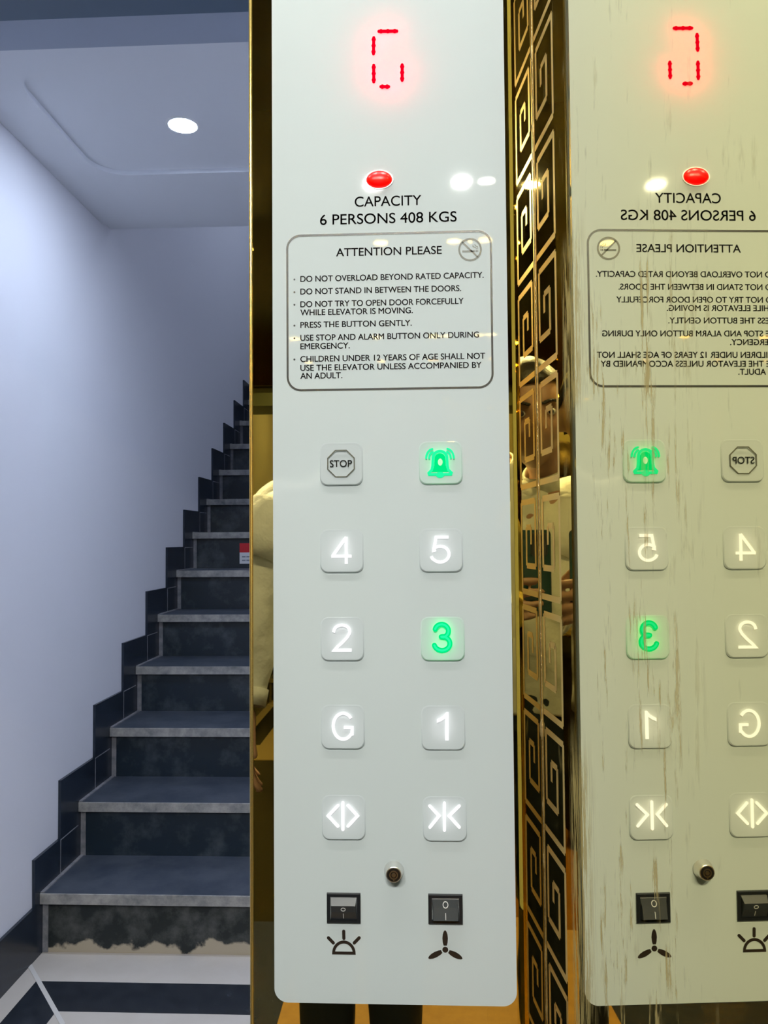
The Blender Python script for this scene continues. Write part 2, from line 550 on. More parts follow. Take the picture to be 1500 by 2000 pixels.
# red and white sticker on the seventh riser
ys = Y1 + T_ST * 6 + 0.0215
xs0, _z = P(468, 1080, ys); zt_ = P(480, 1061, ys)[1]; zb_ = P(480, 1101, ys)[1]; zm_ = P(480, 1079, ys)[1]
st = empty('sticker', (xs0 + 0.05, ys, zb_))
tag(st, 'small red and white sticker on a stair riser beside the lift door edge', 'sticker')
M_stw = simple('sticker white', (0.75, 0.76, 0.80), 0.4)
M_str = simple('sticker red', (0.62, 0.01, 0.025), 0.4)
M_stg = simple('sticker grey print', (0.22, 0.24, 0.3), 0.5)
box_obj('sheet', (xs0, xs0 + 0.10, ys - 0.0006, ys, zb_, zt_), M_stw, st)
box_obj('red_field', (xs0, xs0 + 0.10, ys - 0.0009, ys - 0.0005, zm_, zt_), M_str, st)
bm = bmesh.new()
for zz in (0.62, 0.3):
    z_ = zb_ + (zm_ - zb_) * zz
    for xa, xb in ((0.012, 0.03), (0.034, 0.055), (0.06, 0.088)):
        box(bm, xs0 + xa, xs0 + xb, ys - 0.0009, ys - 0.0005, z_ - 0.003, z_ + 0.003)
from_bm('print', bm, M_stg, st)

# landing downlights
def downlight(x, y, z, r, lamp, label, group=None, drop=0.004):
    t = empty('ceiling_light', (x, y, z))
    tag(t, label, 'ceiling light', group)
    b_ = bmesh.new()
    n = 32
    prof = [(r * 1.02, z - drop * 0.5), (r * 1.02, z - drop), (r * 1.20, z - drop * 0.6), (r * 1.24, z)]
    rings = [[b_.verts.new((x + q * math.cos(2 * math.pi * i / n), y + q * math.sin(2 * math.pi * i / n), h)) for i in range(n)] for q, h in prof]
    for A, B in zip(rings, rings[1:]):
        for i in range(n):
            j = (i + 1) % n
            b_.faces.new((A[i], A[j], B[j], B[i]))
    from_bm('ring', b_, M_ring, t, True)
    b_ = bmesh.new()
    lathe_z(b_, [(r, z - 0.0005), (r, z - drop * 0.6), (r * 0.9, z - drop * 0.8)], x, y)
    from_bm('diffuser', b_, lamp, t)
    return t
lx, ly = on_z(357, 245, ZC + 0.012)
downlight(lx, ly, ZC + 0.014, 0.037, M_lamp, 'round white downlight glowing in the tray ceiling above the stairs')
downlight(0.35, ly, ZC + 0.014, 0.037, M_lamp, 'added unseen downlight in the landing ceiling behind the lift wall')  # assumed second downlight, out of view, added to light the landing

# added fill lamps, out of view: landing wall tube and stairwell top
t = empty('fill_tube', (1.28, 1.0, 1.95))
tag(t, 'added fill tube on the landing wall, out of view behind the lift', 'fill light')
box_obj('batten', (1.265, 1.3, 0.55, 1.50, 1.92, 1.98), M_ring, t, 0.004)
b_ = bmesh.new()
lathe_y(b_, [(0.014, 0.58), (0.014, 1.47)], 1.248, 1.95, 16)
from_bm('tube', b_, emission('added fill glow', LOBBY_TINT[:3], TUBE_FILL), t)
downlight(-0.5, 3.6, 4.6, 0.08, emission('stairwell fill', LOBBY_TINT[:3], STAIR_FILL), 'added unseen fill lamp on the high stairwell ceiling')

# ------------------------------------------------------------------ lift car
YW = 0.012                       # face of the gold wall that carries the panel
CX = 0.1136                      # corner with the side wall
EDGE = P(488.5, 1000, YW)[0]     # free edge of the panel wall at the door
CAR_H, CAR_L, CAR_B = 2.243, -1.02, -1.722
T_SIDE = math.tan(0.0392)
TURN = math.radians(6.3)         # the corner piece of the cladding is turned a little against the wall
XB = 0.0868
def front_y(x):
    return YW if x < XB else YW + (x - XB) * math.tan(TURN)
bm = bmesh.new()
outl_ = [(EDGE, YW), (XB, YW), (CX + 0.08, front_y(CX + 0.08)), (CX + 0.08, YW + 0.04), (EDGE, YW + 0.04)]
lo = [bm.verts.new((x, y, 0)) for x, y in outl_]; hi = [bm.verts.new((x, y, CAR_H)) for x, y in outl_]
bm.faces.new(lo[::-1]); bm.faces.new(hi)
for i in range(5):
    bm.faces.new((lo[i], lo[(i + 1) % 5], hi[(i + 1) % 5], hi[i]))
struct(from_bm('wall_front', bm, M_gold), 'gold mirror wall that carries the control panel')
sbox('wall_front_left', (CAR_L, -0.94, YW, YW + 0.03, 0, CAR_H), M_gold)
sbox('trim_3', (-0.94, EDGE, YW, YW + 0.03, 2.06, CAR_H), M_gold)
# side mirror: the sheet kinks slightly near the corner
S0 = 0.078
def side_x(d, main=False):
    if d < S0 and not main:
        return CX + math.tan(TURN) * d
    return 0.1150 + T_SIDE * d
bm = bmesh.new()
ds = [-0.012, 0.0, 0.03, S0 - 1e-5, S0, 0.2, 0.6, 1.0, 1.4, 1.75]
fa = [[bm.verts.new((side_x(d), YW - d, z)) for z in (0, CAR_H)] for d in ds]
bk = [[bm.verts.new((side_x(d) + 0.03, YW - d, z)) for z in (0, CAR_H)] for d in ds]
for i in range(len(ds) - 1):
    bm.faces.new((fa[i][0], fa[i][1], fa[i + 1][1], fa[i + 1][0]))
    bm.faces.new((bk[i][0], bk[i + 1][0], bk[i + 1][1], bk[i][1]))
    for q in (0, 1):
        bm.faces.new((fa[i][q], fa[i + 1][q], bk[i + 1][q], bk[i][q]))
for i in (0, -1):
    bm.faces.new((fa[i][0], fa[i][1], bk[i][1], bk[i][0]))
wr = struct(from_bm('wall_right', bm, M_mirror), 'gold mirror side wall with dried glue streaks reflecting the panel')
# etched key pattern beside the corner
bm = bmesh.new()
def etch(a, b, u0=0.0028):
    """bar between two points (d, z) of the side wall"""
    (d0, z0), (d1, z1) = a, b
    if abs(d1 - d0) < 1e-6:
        q = [(d0 - u0, z0), (d0 + u0, z0), (d0 + u0, z1), (d0 - u0, z1)]
    else:
        q = [(d0, z0 - u0), (d1, z0 - u0), (d1, z0 + u0), (d0, z0 + u0)]
    vs = [bm.verts.new((side_x(d) - 0.00015, YW - d, z)) for d, z in q]
    bm.faces.new(vs)
PER, WB = 0.1045, 0.062
z0 = 0.10
while z0 < 2.1:
    key = [(0.06, 0.05), (1.0, 0.05), (1.0, 0.90), (0.16, 0.90), (0.16, 0.30), (0.70, 0.30), (0.70, 0.66), (0.42, 0.66), (0.42, 0.50)]
    K = [(WB * u, z0 + PER * v) for u, v in key]
    for a, b in zip(K, K[1:]):
        etch(a, b)
    z0 += PER
etch((0.0012, 0.1), (0.0012, 2.1), 0.0010)
o = from_bm('etched_band', bm, M_etch, wr); o['label'] = 'frosted key pattern band'
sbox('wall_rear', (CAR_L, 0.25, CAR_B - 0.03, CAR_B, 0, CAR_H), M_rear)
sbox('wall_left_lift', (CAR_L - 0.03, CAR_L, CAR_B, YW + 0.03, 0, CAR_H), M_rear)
sbox('floor_lift', (CAR_L, 0.25, CAR_B, YW + 0.03, -0.03, 0.0), M_carfloor)
sbox('floor_lift_border', (CAR_L, -0.36, CAR_B, YW + 0.03, -0.01, 0.0012), M_band)
sbox('ceiling_lift', (CAR_L, 0.25, CAR_B, YW + 0.03, CAR_H, CAR_H + 0.03), M_carceil)
# corner sealant bead with lumps, gold bead on the free edge
bm = bmesh.new()
n = 420; prev = None
cx0 = side_x(0.0) - 0.0003
cy0 = front_y(CX)
for i in range(n + 1):
    z = 0.02 + (CAR_H - 0.04) * i / n
    q = noise.noise(Vector((z * 60, 3.1, 0)))
    rad = 0.0005 + max(0, q - 0.22) * 0.0032 + 0.0002 * noise.noise(Vector((z * 300, 0, 5)))
    if abs(z - P(1064, 1425, YW)[1]) < 0.006: rad += 0.0018
    if abs(z - P(1046, 100, YW)[1]) < 0.006: rad += 0.0012
    cur = [bm.verts.new((cx0 + rad * math.cos(a), cy0 - 0.0003 + rad * math.sin(a), z)) for a in [2 * math.pi * k / 8 for k in range(8)]]
    if prev:
        for k in range(8):
            bm.faces.new((prev[k], prev[(k + 1) % 8], cur[(k + 1) % 8], cur[k]))
    prev = cur
struct(from_bm('trim_4', bm, M_seal, None, True), 'lumpy sealant line in the mirror corner')
bm = bmesh.new()
prism = [(EDGE + 0.0028, YW - 0.0001)] + [(EDGE + 0.0012 - 0.0018 * math.sin(a), YW - 0.0002 - 0.0016 * math.cos(a)) for a in [math.pi * k / 8 for k in range(-2, 7)]] + [(EDGE, YW + 0.03)]
lo = [bm.verts.new((x, y, 0)) for x, y in prism]; hi = [bm.verts.new((x, y, CAR_H)) for x, y in prism]
bm.faces.new(lo[::-1]); bm.faces.new(hi)
for i in range(len(prism)):
    j = (i + 1) % len(prism)
    bm.faces.new((lo[i], lo[j], hi[j], hi[i]))
struct(from_bm('trim_5', bm, M_bead), 'thin polished gold edge of the lift front wall')

# lift downlights
car_lights = [(-0.118, -1.50, M_carlamp, 'far lift ceiling light nearer the door side'), (0.138, -1.50, M_carlamp, 'far lift ceiling light in the mirror corner'),
              (-0.60, -1.50, M_carlamp, 'far lift ceiling light by the left wall'), (-0.200, -0.25, M_carlamp2, 'lift ceiling light just in front of the panel'),
              (0.095, -0.25, M_carlamp2, 'lift ceiling light above the mirror corner'), (-0.62, -0.25, M_carlamp2, 'lift ceiling light inside the door opening')]
for x, y, mt, lb in car_lights:
    downlight(x, y, CAR_H, 0.024, mt, 'small round ' + lb)

# ------------------------------------------------------------------ control panel
PX0, PX1 = -0.1330, 0.0850
PZ0 = P(775, 1962)[1]
PZ1 = 1.95
pan = empty('control_panel', ((PX0 + PX1) / 2, YW, PZ0))
tag(pan, 'tall white acrylic lift control panel with lit buttons and notice on gold wall', 'control panel')

BW = 0.0397
rows = {'stop': 948, '4': 1117.5, '2': 1290, 'G': 1463, 'open': 1640.5}
buttons = {}
for (key, xc, yb) in (('stop', 667, 948), ('bell', 861, 946), ('4', 668, 1118), ('5', 861.7, 1117), ('2', 669, 1290), ('3', 865, 1290),
                      ('G', 670, 1462), ('1', 866, 1464), ('open', 671.5, 1639), ('close', 869, 1642)):
    x, z = P(xc, yb)
    buttons[key] = (x - BW / 2, x + BW / 2, z, z + BW)
holes = [rrect(a + 0.0003, b - 0.0003, c + 0.0003, d - 0.0003, 0.0066, 6) for a, b, c, d in buttons.values()]
me = curve_mesh([rrect(PX0, PX1, PZ0, PZ1, 0.0125, 10)] + holes, 0.0118, 0.0, 'faceplate')
face = link('faceplate', me, M_panel, pan)
bv = face.modifiers.new('edge', 'BEVEL'); bv.width = 0.0006; bv.segments = 2; bv.limit_method = 'ANGLE'; bv.angle_limit = math.radians(60)

YI = -0.0002      # print lies just on the face
def put_text(name, txt, x0, xr, yl, yr, cap_px, mat, weight, parent=pan, spacing=1.0, y=YI):
    a = P(x0, yl); b = P(xr, yr)
    cap = cap_px * 0.00047
    me_ = text_mesh(txt, a[0], b[0], (a[1] + b[1]) / 2, cap, y, 0.0002, weight, spacing)
    return link(name, me_, mat, parent)

put_text('capacity_text', 'CAPACITY', 692.8, 823, 404, 400.5, 20, M_ink, 0.010)
put_text('capacity_text', '6 PERSONS 408 KGS', 625, 892, 438.6, 433.4, 20.5, M_ink, 0.012)
# notice
nx0, nz1 = P(558.5, 458); nx1 = P(961, 500)[0]; nz1 = P(760, 454)[1]; nz0 = P(760, 761.5)[1]; nx0 = P(559.5, 620)[0]
bm = bmesh.new()
hw = 0.0019 / 2
stroke(bm, rrect(nx0 + hw, nx1 - hw, nz0 + hw, nz1 - hw, 0.0125, 10), 0.0019, YI, 0.0, True)
from_bm('notice_frame', bm, M_ink, pan)
put_text('notice_heading', 'ATTENTION PLEASE', 656.4, 863, 500.5, 496.3, 16, M_ink, 0.014)
LN = [('DO NOT OVERLOAD BEYOND RATED CAPACITY.', 944.9, 549.6, 543.8, 1), ('DO NOT STAND IN BETWEEN THE DOORS.', 900.7, 574.4, 569.5, 1),
      ('DO NOT TRY TO OPEN DOOR FORCEFULLY', 905.6, 599, 594.6, 1), ('WHILE ELEVATOR IS MOVING.', 806.4, 615.7, 612.3, 0),
      ('PRESS THE BUTTON GENTLY.', 804.4, 639.7, 637, 1), ('USE STOP AND ALARM BUTTON ONLY DURING', 935.8, 664.5, 660.4, 1),
      ('EMERGENCY.', 683.3, 681.8, 681, 0), ('CHILDREN UNDER 12 YEARS OF AGE SHALL NOT', 947.8, 705.8, 702, 1),
      ('USE THE ELEVATOR UNLESS ACCOMPANIED BY', 940.7, 723, 719.8, 0), ('AN ADULT.', 668.8, 739.7, 739, 0)]
for txt, xr, yl, yr, bul in LN:
    o = put_text('notice_line', txt, 586.6, xr, yl, yr, 11.8, M_ink, 0.014)
    if bul:
        bm = bmesh.new()
        c = P(575, yl - 3.6)
        prism_y(bm, circle(c[0], c[1], 0.0009, n=12), YI, 0.0)
        from_bm('bullet', bm, M_ink, o)
# no smoking sign
bm = bmesh.new()
c = P(918, 487.6); rr = 21.3 * 0.00047
stroke(bm, circle(c[0], c[1], rr, n=40), 0.0017, YI, 0.0, True)
s_ = rr * 0.71
stroke(bm, [(c[0] - s_, c[1] + s_), (c[0] + s_, c[1] - s_)], 0.0015, YI, 0.0, caps=False)
ns = from_bm('no_smoking_sign', bm, M_ink2, pan)
bm = bmesh.new()
for a, b in ((-0.0072, 0.0044), (0.0052, 0.0062), (0.0067, 0.0075)):
    prism_y(bm, [(c[0] + a, c[1] - 0.0023), (c[0] + b, c[1] - 0.0023), (c[0] + b, c[1] - 0.0007), (c[0] + a, c[1] - 0.0007)], YI, 0.0)
stroke(bm, [(c[0] + 0.0058, c[1] + 0.0002), (c[0] + 0.0056, c[1] + 0.0016), (c[0] + 0.0040, c[1] + 0.0022), (c[0] + 0.0026, c[1] + 0.0030), (c[0] + 0.0028, c[1] + 0.0044)], 0.0005, YI, 0.0)
stroke(bm, [(c[0] + 0.0072, c[1] + 0.0002), (c[0] + 0.0070, c[1] + 0.0026), (c[0] + 0.0052, c[1] + 0.0034), (c[0] + 0.0044, c[1] + 0.0048)], 0.0005, YI, 0.0)
from_bm('cigarette', bm, M_ink2, ns)

# floor display: five lit segments, soft light from the LEDs behind the face
def pill(pts, wd, y0, y1, lumps=3):
    b_ = bmesh.new()
    A, B = [Vector(P(*q)) for q in pts]
    stroke(b_, [A[:], B[:]], wd * 0.72, y0, y1)
    for i in range(lumps):
        q = A.lerp(B, (i + 0.3) / (lumps - 0.4))
        prism_y(b_, circle(q.x, q.y, wd * 0.5, n=16), y0 - 0.00002, y1)
    return b_
segs = [((740, 61.5), (775, 61.0)), ((730, 74), (729.5, 105)), ((730, 128), (730, 160)), ((785.5, 127), (785.5, 157)), ((744, 169.5), (759, 169.5))]
for i, (a, b) in enumerate(segs):
    from_bm('display_segment', pill((a, b), 0.0040, -0.0005, 0.0, 2 if i == 4 else 3), M_red, pan)
segs[4] = ((744, 169.5), (777, 169))
bm = bmesh.new()
for a, b in segs:
    A, B = P(*a), P(*b)
    stroke(bm, [A, B], 0.0030, 0.0082, 0.0086)
from_bm('display_leds', bm, M_led_r, pan)

# glowing red dome with a white rim
bm = bmesh.new()
c = P(740.7, 352)
rings = []
for j in range(9):
    t = j / 8 * math.pi / 2
    rings.append([bm.verts.new((c[0] + 0.0122 * math.cos(t) * math.cos(a), -0.0050 * math.sin(t) + 0.0, c[1] + (0.0088 if math.sin(a) > 0 else 0.0074) * math.cos(t) * math.sin(a))) for a in [2 * math.pi * k / 40 for k in range(40)]])
for A, B in zip(rings, rings[1:]):
    for k in range(40):
        bm.faces.new((A[k], A[(k + 1) % 40], B[(k + 1) % 40], B[k]))
bmesh.ops.remove_doubles(bm, verts=bm.verts, dist=1e-6)
dome_o = from_bm('red_dome', bm, M_reddome, pan, True)
bm = bmesh.new()
stroke(bm, circle(c[0], c[1] + 0.0004, 0.0126, 0.0086, n=40), 0.0010, -0.0006, 0.0, True)
from_bm('dome_rim', bm, simple('white dome rim', (0.9, 0.9, 0.88), 0.3), dome_o)

# buttons
def chev(pts):
    return [P(*q) for q in pts]
def Z3(x, y):       # place in the third close look at the photograph -> panel
    return P(480 + x / 2.419, 1380 + y / 2.419)
digits = {'4': (648, 686.5, 1046.8, 1101.4), '5': (840.8, 879.8, 1046, 1100.6), '2': (650.3, 686.7, 1217.6, 1272),
          '3': (846.5, 882.5, 1215, 1273), 'G': (648.7, 690.8, 1389.4, 1445.4), '1': (853.6, 876, 1390, 1445)}
def arcp(cx, cy, rx, ry, a0, a1, n=14):
    return [(cx + rx * math.cos(math.radians(a0 + (a1 - a0) * i / n)), cy + ry * math.sin(math.radians(a0 + (a1 - a0) * i / n))) for i in range(n + 1)]
# figures drawn as single strokes inside a unit cell (stroke centre lines)
GLYPH = {
    '4': [([(0.74, 0.0), (0.74, 0.965)], False), ([(0.74, 0.955), (0.06, 0.285), (0.06, 0.27)], False), ([(0.0, 0.275), (1.0, 0.275)], False)],
    '5': [([(0.90, 0.945), (0.285, 0.945), (0.17, 0.47), (0.20, 0.475)] + arcp(0.48, 0.335, 0.435, 0.285, 135, -125, 22) + [(0.10, 0.17), (0.04, 0.26)], False)],
    '2': [([(0.05, 0.69)] + arcp(0.49, 0.72, 0.42, 0.23, 172, -18, 20) + [(0.78, 0.52), (0.52, 0.33), (0.25, 0.17), (0.10, 0.052), (1.0, 0.052)], False)],
    '3': [(arcp(0.45, 0.715, 0.36, 0.22, 165, -75, 18) + [(0.42, 0.515)], True), ([(0.42, 0.515)] + arcp(0.46, 0.29, 0.42, 0.235, 82, -165, 20), True)],
    'G': [(arcp(0.52, 0.5, 0.455, 0.45, 38, 322, 34) + [(0.93, 0.23), (0.93, 0.455), (0.56, 0.455)], False)],
}
for key, (a, b, c0, d0) in buttons.items():
    bm = bmesh.new()
    outl = rrect(a, b, c0, d0, 0.0070, 8)
    n = len(outl)
    cxm, czm = (a + b) / 2, (c0 + d0) / 2
    # the key stands slightly proud of the face, its lower lip more than its top
    def ring(inset, y, tilt):
        res = []
        for x, z in outl:
            k = 1 - inset / (BW / 2)
            f_ = (z - c0) / (d0 - c0)
            res.append(bm.verts.new((cxm + (x - cxm) * k, y * (1 - tilt * f_), czm + (z - czm) * k)))
        return res
    R0 = ring(0, 0.0068, 0); R1 = ring(0, -0.0012, 1.0); R2 = ring(0.0009, -0.0021, 0.93); R3 = ring(0.0022, -0.0021, 0.93)
    for A, B in ((R0, R1), (R1, R2), (R2, R3)):
        for i in range(n):
            j = (i + 1) % n
            bm.faces.new((A[i], A[j], B[j], B[i]))
    bm.faces.new(R0[::-1]); bm.faces.new(R3)
    bt = from_bm('button', bm, M_button, pan)
    lab = {'stop': 'white key with an octagonal stop mark', 'bell': 'white key with a green lit bell', 'open': 'white key with lit arrows pointing apart',
           'close': 'white key with lit arrows pointing together'}.get(key, 'white key with a %s lit %s' % ('green' if key == '3' else 'white', key))
    bt['label'] = lab
    YS = -0.0024
    sym = 'button_symbol'
    if key in digits:
        x0_, x1_, yt, yb_ = digits[key]
        A = P(x0_, yb_); B = P(x1_, yt)
        def place(q):
            return (A[0] + q[0] * (B[0] - A[0]), A[1] + q[1] * (B[1] - A[1]))
        def glyph(wd, y0_, y1_):
            b_ = bmesh.new()
            for ln, caps in GLYPH[key]:
                stroke(b_, [place(q) for q in ln], wd, y0_, y1_, caps=caps)
            bmesh.ops.recalc_face_normals(b_, faces=b_.faces)
            m_ = bpy.data.meshes.new('digit'); b_.to_mesh(m_); b_.free()
            return m_
        if key == '1':
            b_ = bmesh.new()
            prism_y(b_, [P(869.6, 1445), P(876, 1445), P(876, 1390), P(871.6, 1390), P(866, 1397), P(858, 1402), P(853.6, 1404), P(853.6, 1410.5), P(862, 1407), P(869.6, 1401.5)], YS, YS + 0.0006)
            bmesh.ops.recalc_face_normals(b_, faces=b_.faces)
            me_ = bpy.data.meshes.new('one'); b_.to_mesh(me_); b_.free()
        else:
            me_ = glyph(0.0046 if key == '3' else 0.0026, YS, YS + 0.0006)
        so = link(sym, me_, M_green if key == '3' else M_lit, bt)
        bl = bmesh.new()
        if key == '3':
            for ln, caps in GLYPH['3']:
                stroke(bl, [place(q) for q in ln], 0.0060, 0.0036, 0.0040)
        else:
            prism_y(bl, circle(*place((0.5, 0.5)), 0.0105, 0.0135, n=28), 0.0036, 0.0040)
        from_bm('backlight', bl, M_led_g if key == '3' else M_led_w, bt)
        if key == '3':
            m3 = glyph(0.0019, YS - 0.0001, YS + 0.0003)
            link('symbol_core', m3, M_green2, bt)
    elif key in ('open', 'close'):
        if key == 'open':
            lines = [[(460, 450), (460, 577)], [(437, 464), (391, 513), (436, 561)], [(484, 464), (529, 513), (484, 561)]]
        else:
            lines = [[(938, 453), (938.5, 580)], [(869, 466), (913, 513), (870, 566)], [(1008, 466), (960, 513), (1008, 566)]]
        bm = bmesh.new(); bl = bmesh.new()
        for ln in lines:
            stroke(bm, [Z3(*q) for q in ln], 0.0026, YS, YS + 0.0006)
            pass
        prism_y(bl, circle(*Z3(460 if key == 'open' else 938, 513), 0.0135, 0.0125, n=28), 0.0036, 0.0040)
        from_bm(sym, bm, M_lit, bt); from_bm('backlight', bl, M_led_w, bt)
    elif key == 'stop':
        cc = P(666.4, 905.8); rr = 26.0 * 0.00047 / math.cos(math.pi / 8)
        bm = bmesh.new()
        stroke(bm, [(cc[0] + rr * math.cos(math.pi / 8 + k * math.pi / 4), cc[1] + rr * math.sin(math.pi / 8 + k * math.pi / 4)) for k in range(8)], 0.00095, YS, YS + 0.0006, True)
        from_bm(sym, bm, M_ink2, bt)
        put_text('stop_text', 'STOP', 644.6, 687.8, 912.6, 912.4, 13.4, M_ink2, 0.008, bt, y=YS)
    else:
        cc = P(859.2, 905)
        k_ = 0.00047
        def Bp(x, y):
            return (cc[0] + x * k_, cc[1] - y * k_)
        body = []
        for i in range(13):
            a_ = math.pi - math.pi * i / 12
            body.append((13.5 * math.cos(a_), -11 - 12.5 * math.sin(a_)))
        body += [(14.5, 6), (16, 13), (22, 19), (21, 22), (-21, 22), (-22, 19), (-16, 13), (-14.5, 6)]
        bm = bmesh.new(); bl = bmesh.new()
        core = bmesh.new()
        stroke(bm, [Bp(*q) for q in body], 5.2 * k_, YS, YS + 0.0006, True)
        inner = [(x * 0.78, (y + 2) * 0.80 - 2) for x, y in body]
        prism_y(core, [Bp(*q) for q in inner], YS + 0.0002, YS + 0.0008)
        for sgn in (-1, 1):
            for r_ in (8, 14):
                arc = [(sgn * (13 + (r_) * math.cos(math.radians(t))), -10 - (r_ + 4) * math.sin(math.radians(t))) for t in range(0, 95, 12)]
                stroke(bm, [Bp(*q) for q in arc], 3.6 * k_, YS, YS + 0.0006)
        prism_y(bm, [Bp(*q) for q in circle(0, 23, 8, 6, n=18)], YS, YS + 0.0006)
        prism_y(bl, [Bp(*q) for q in circle(0, -2, 17, 24, n=24)], 0.0036, 0.0040)
        from_bm(sym, bm, M_green2, bt); from_bm('symbol_core', core, M_green, bt)
        from_bm('backlight', bl, M_led_g, bt)
        bm = bmesh.new()
        prism_y(bm, [Bp(*q) for q in circle(0.5, -2, 4.6, 7, n=18)], YS - 0.0001, YS + 0.0003)
        from_bm('symbol_spot', bm, simple('pale green spot', (0.5, 0.75, 0.5), 0.4, emit=(0.15, 0.8, 0.35), es=0.3), bt)

# key switch
kx, kz = P(769.5, 1700)
bm = bmesh.new()
lathe_y(bm, [(0.0086, 0.0), (0.0090, -0.0008), (0.0088, -0.0016), (0.0074, -0.0040), (0.0070, -0.0088), (0.0066, -0.0094), (0.0058, -0.0094), (0.0056, -0.0086), (0.002, -0.0086)], kx, kz, 40)
ks = from_bm('key_switch', bm, M_chrome, pan, True)
ks['label'] = 'chrome tubular key switch'
bm = bmesh.new()
lathe_y(bm, [(0.0060, -0.0080), (0.0060, -0.0096), (0.0058, -0.0098), (0.0001, -0.0098)], kx, kz, 36)
from_bm('lock_face', bm, M_lockface, ks)
bm = bmesh.new()
stroke(bm, circle(kx, kz, 0.0034, n=28), 0.0011, -0.0101, -0.0097, True)
prism_y(bm, circle(kx, kz, 0.0019, n=20), -0.0102, -0.0097)
prism_y(bm, [(kx - 0.0006, kz - 0.0052), (kx + 0.0006, kz - 0.0052), (kx + 0.0006, kz - 0.0036), (kx - 0.0006, kz - 0.0036)], -0.0101, -0.0097)
from_bm('lock_pin', bm, M_lockpin, ks)

# rocker switches
for side, (x0, x1, y0, y1) in (('lamp', (638.7, 704, 1743.8, 1801.6)), ('fan', (836.8, 903.2, 1746, 1803.5))):
    a = P(x0, y1); b = P(x1, y0)
    cx_, cz_ = (a[0] + b[0]) / 2, (a[1] + b[1]) / 2
    hw, hh = (b[0] - a[0]) / 2, (b[1] - a[1]) / 2
    # bezel with an opening
    bm = bmesh.new()
    iw, ih = hw - 0.0032, hh - 0.0030
    def rg(w_, h_, y):
        return [bm.verts.new((cx_ + sx * w_, y, cz_ + sz * h_)) for sx, sz in ((-1, -1), (1, -1), (1, 1), (-1, 1))]
    A = rg(hw, hh, 0.0); B = rg(hw, hh, -0.0014); C_ = rg(hw - 0.0006, hh - 0.0006, -0.0020); D_ = rg(iw, ih, -0.0020); E_ = rg(iw, ih, 0.004)
    for p_, q_ in ((A, B), (B, C_), (C_, D_), (D_, E_)):
        for i in range(4):
            j = (i + 1) % 4
            bm.faces.new((p_[i], p_[j], q_[j], q_[i]))
    bm.faces.new(E_); bm.faces.new(A[::-1])
    sw = from_bm('rocker_switch', bm, M_black, pan)
    sw['label'] = 'black rocker switch over the %s icon' % side
    if side == 'lamp':      # lower half pressed in: the upper slope catches the ceiling light
        prof = [(0.003, ih - 0.0003), (-0.0012, ih - 0.0005), (-0.0060, ih - 0.0062), (-0.0046, -ih * 0.2), (-0.0010, -ih + 0.0004), (0.003, -ih + 0.0003)]
        faces_y = lambda f_: -0.0050
    else:
        prof = [(0.003, ih - 0.0003), (-0.0012, ih - 0.0004), (-0.0016, ih - 0.0012), (-0.0034, 0.0022), (-0.0064, -ih + 0.0024), (-0.0010, -ih + 0.0004), (0.003, -ih + 0.0003)]
    bm = bmesh.new()
    rows_ = []
    for y_, z_ in prof:
        ww = iw - 0.0002 - (0.0010 if y_ < -0.003 else 0)
        rows_.append((bm.verts.new((cx_ - ww, y_, cz_ + z_)), bm.verts.new((cx_ + ww, y_, cz_ + z_))))
    m_ = len(rows_)
    for i in range(m_):
        j = (i + 1) % m_
        bm.faces.new((rows_[i][0], rows_[i][1], rows_[j][1], rows_[j][0]))
    bm.faces.new([q[0] for q in rows_]); bm.faces.new([q[1] for q in rows_][::-1])
    from_bm('rocker', bm, M_rock, sw)
    def face_y(z_):
        for (ya, za), (yb_, zb2) in zip(prof, prof[1:]):
            if za >= z_ >= zb2:
                return ya + (yb_ - ya) * ((za - z_) / max(1e-9, za - zb2)) - 0.00025
        return -0.006
    bm = bmesh.new()
    zO = P((x0 + x1) / 2, 1771 if side == 'lamp' else 1764.4)[1] - cz_
    zI = P((x0 + x1) / 2, 1786 if side == 'lamp' else 1784.5)[1] - cz_
    ro = (0.0019, 0.0015) if side == 'lamp' else (0.0022, 0.0025)
    stroke(bm, circle(cx_, cz_ + zO, ro[0], ro[1], n=24), 0.0006, 0, 0.0002, True)
    stroke(bm, [(cx_, cz_ + zI - 0.0024), (cx_, cz_ + zI + 0.0024)], 0.0006, 0, 0.0002)
    for v in bm.verts:
        v.co.y = face_y(v.co.z - cz_) + (0.0003 if v.co.y > 0.0001 else 0)
    from_bm('switch_mark', bm, M_mark, sw)

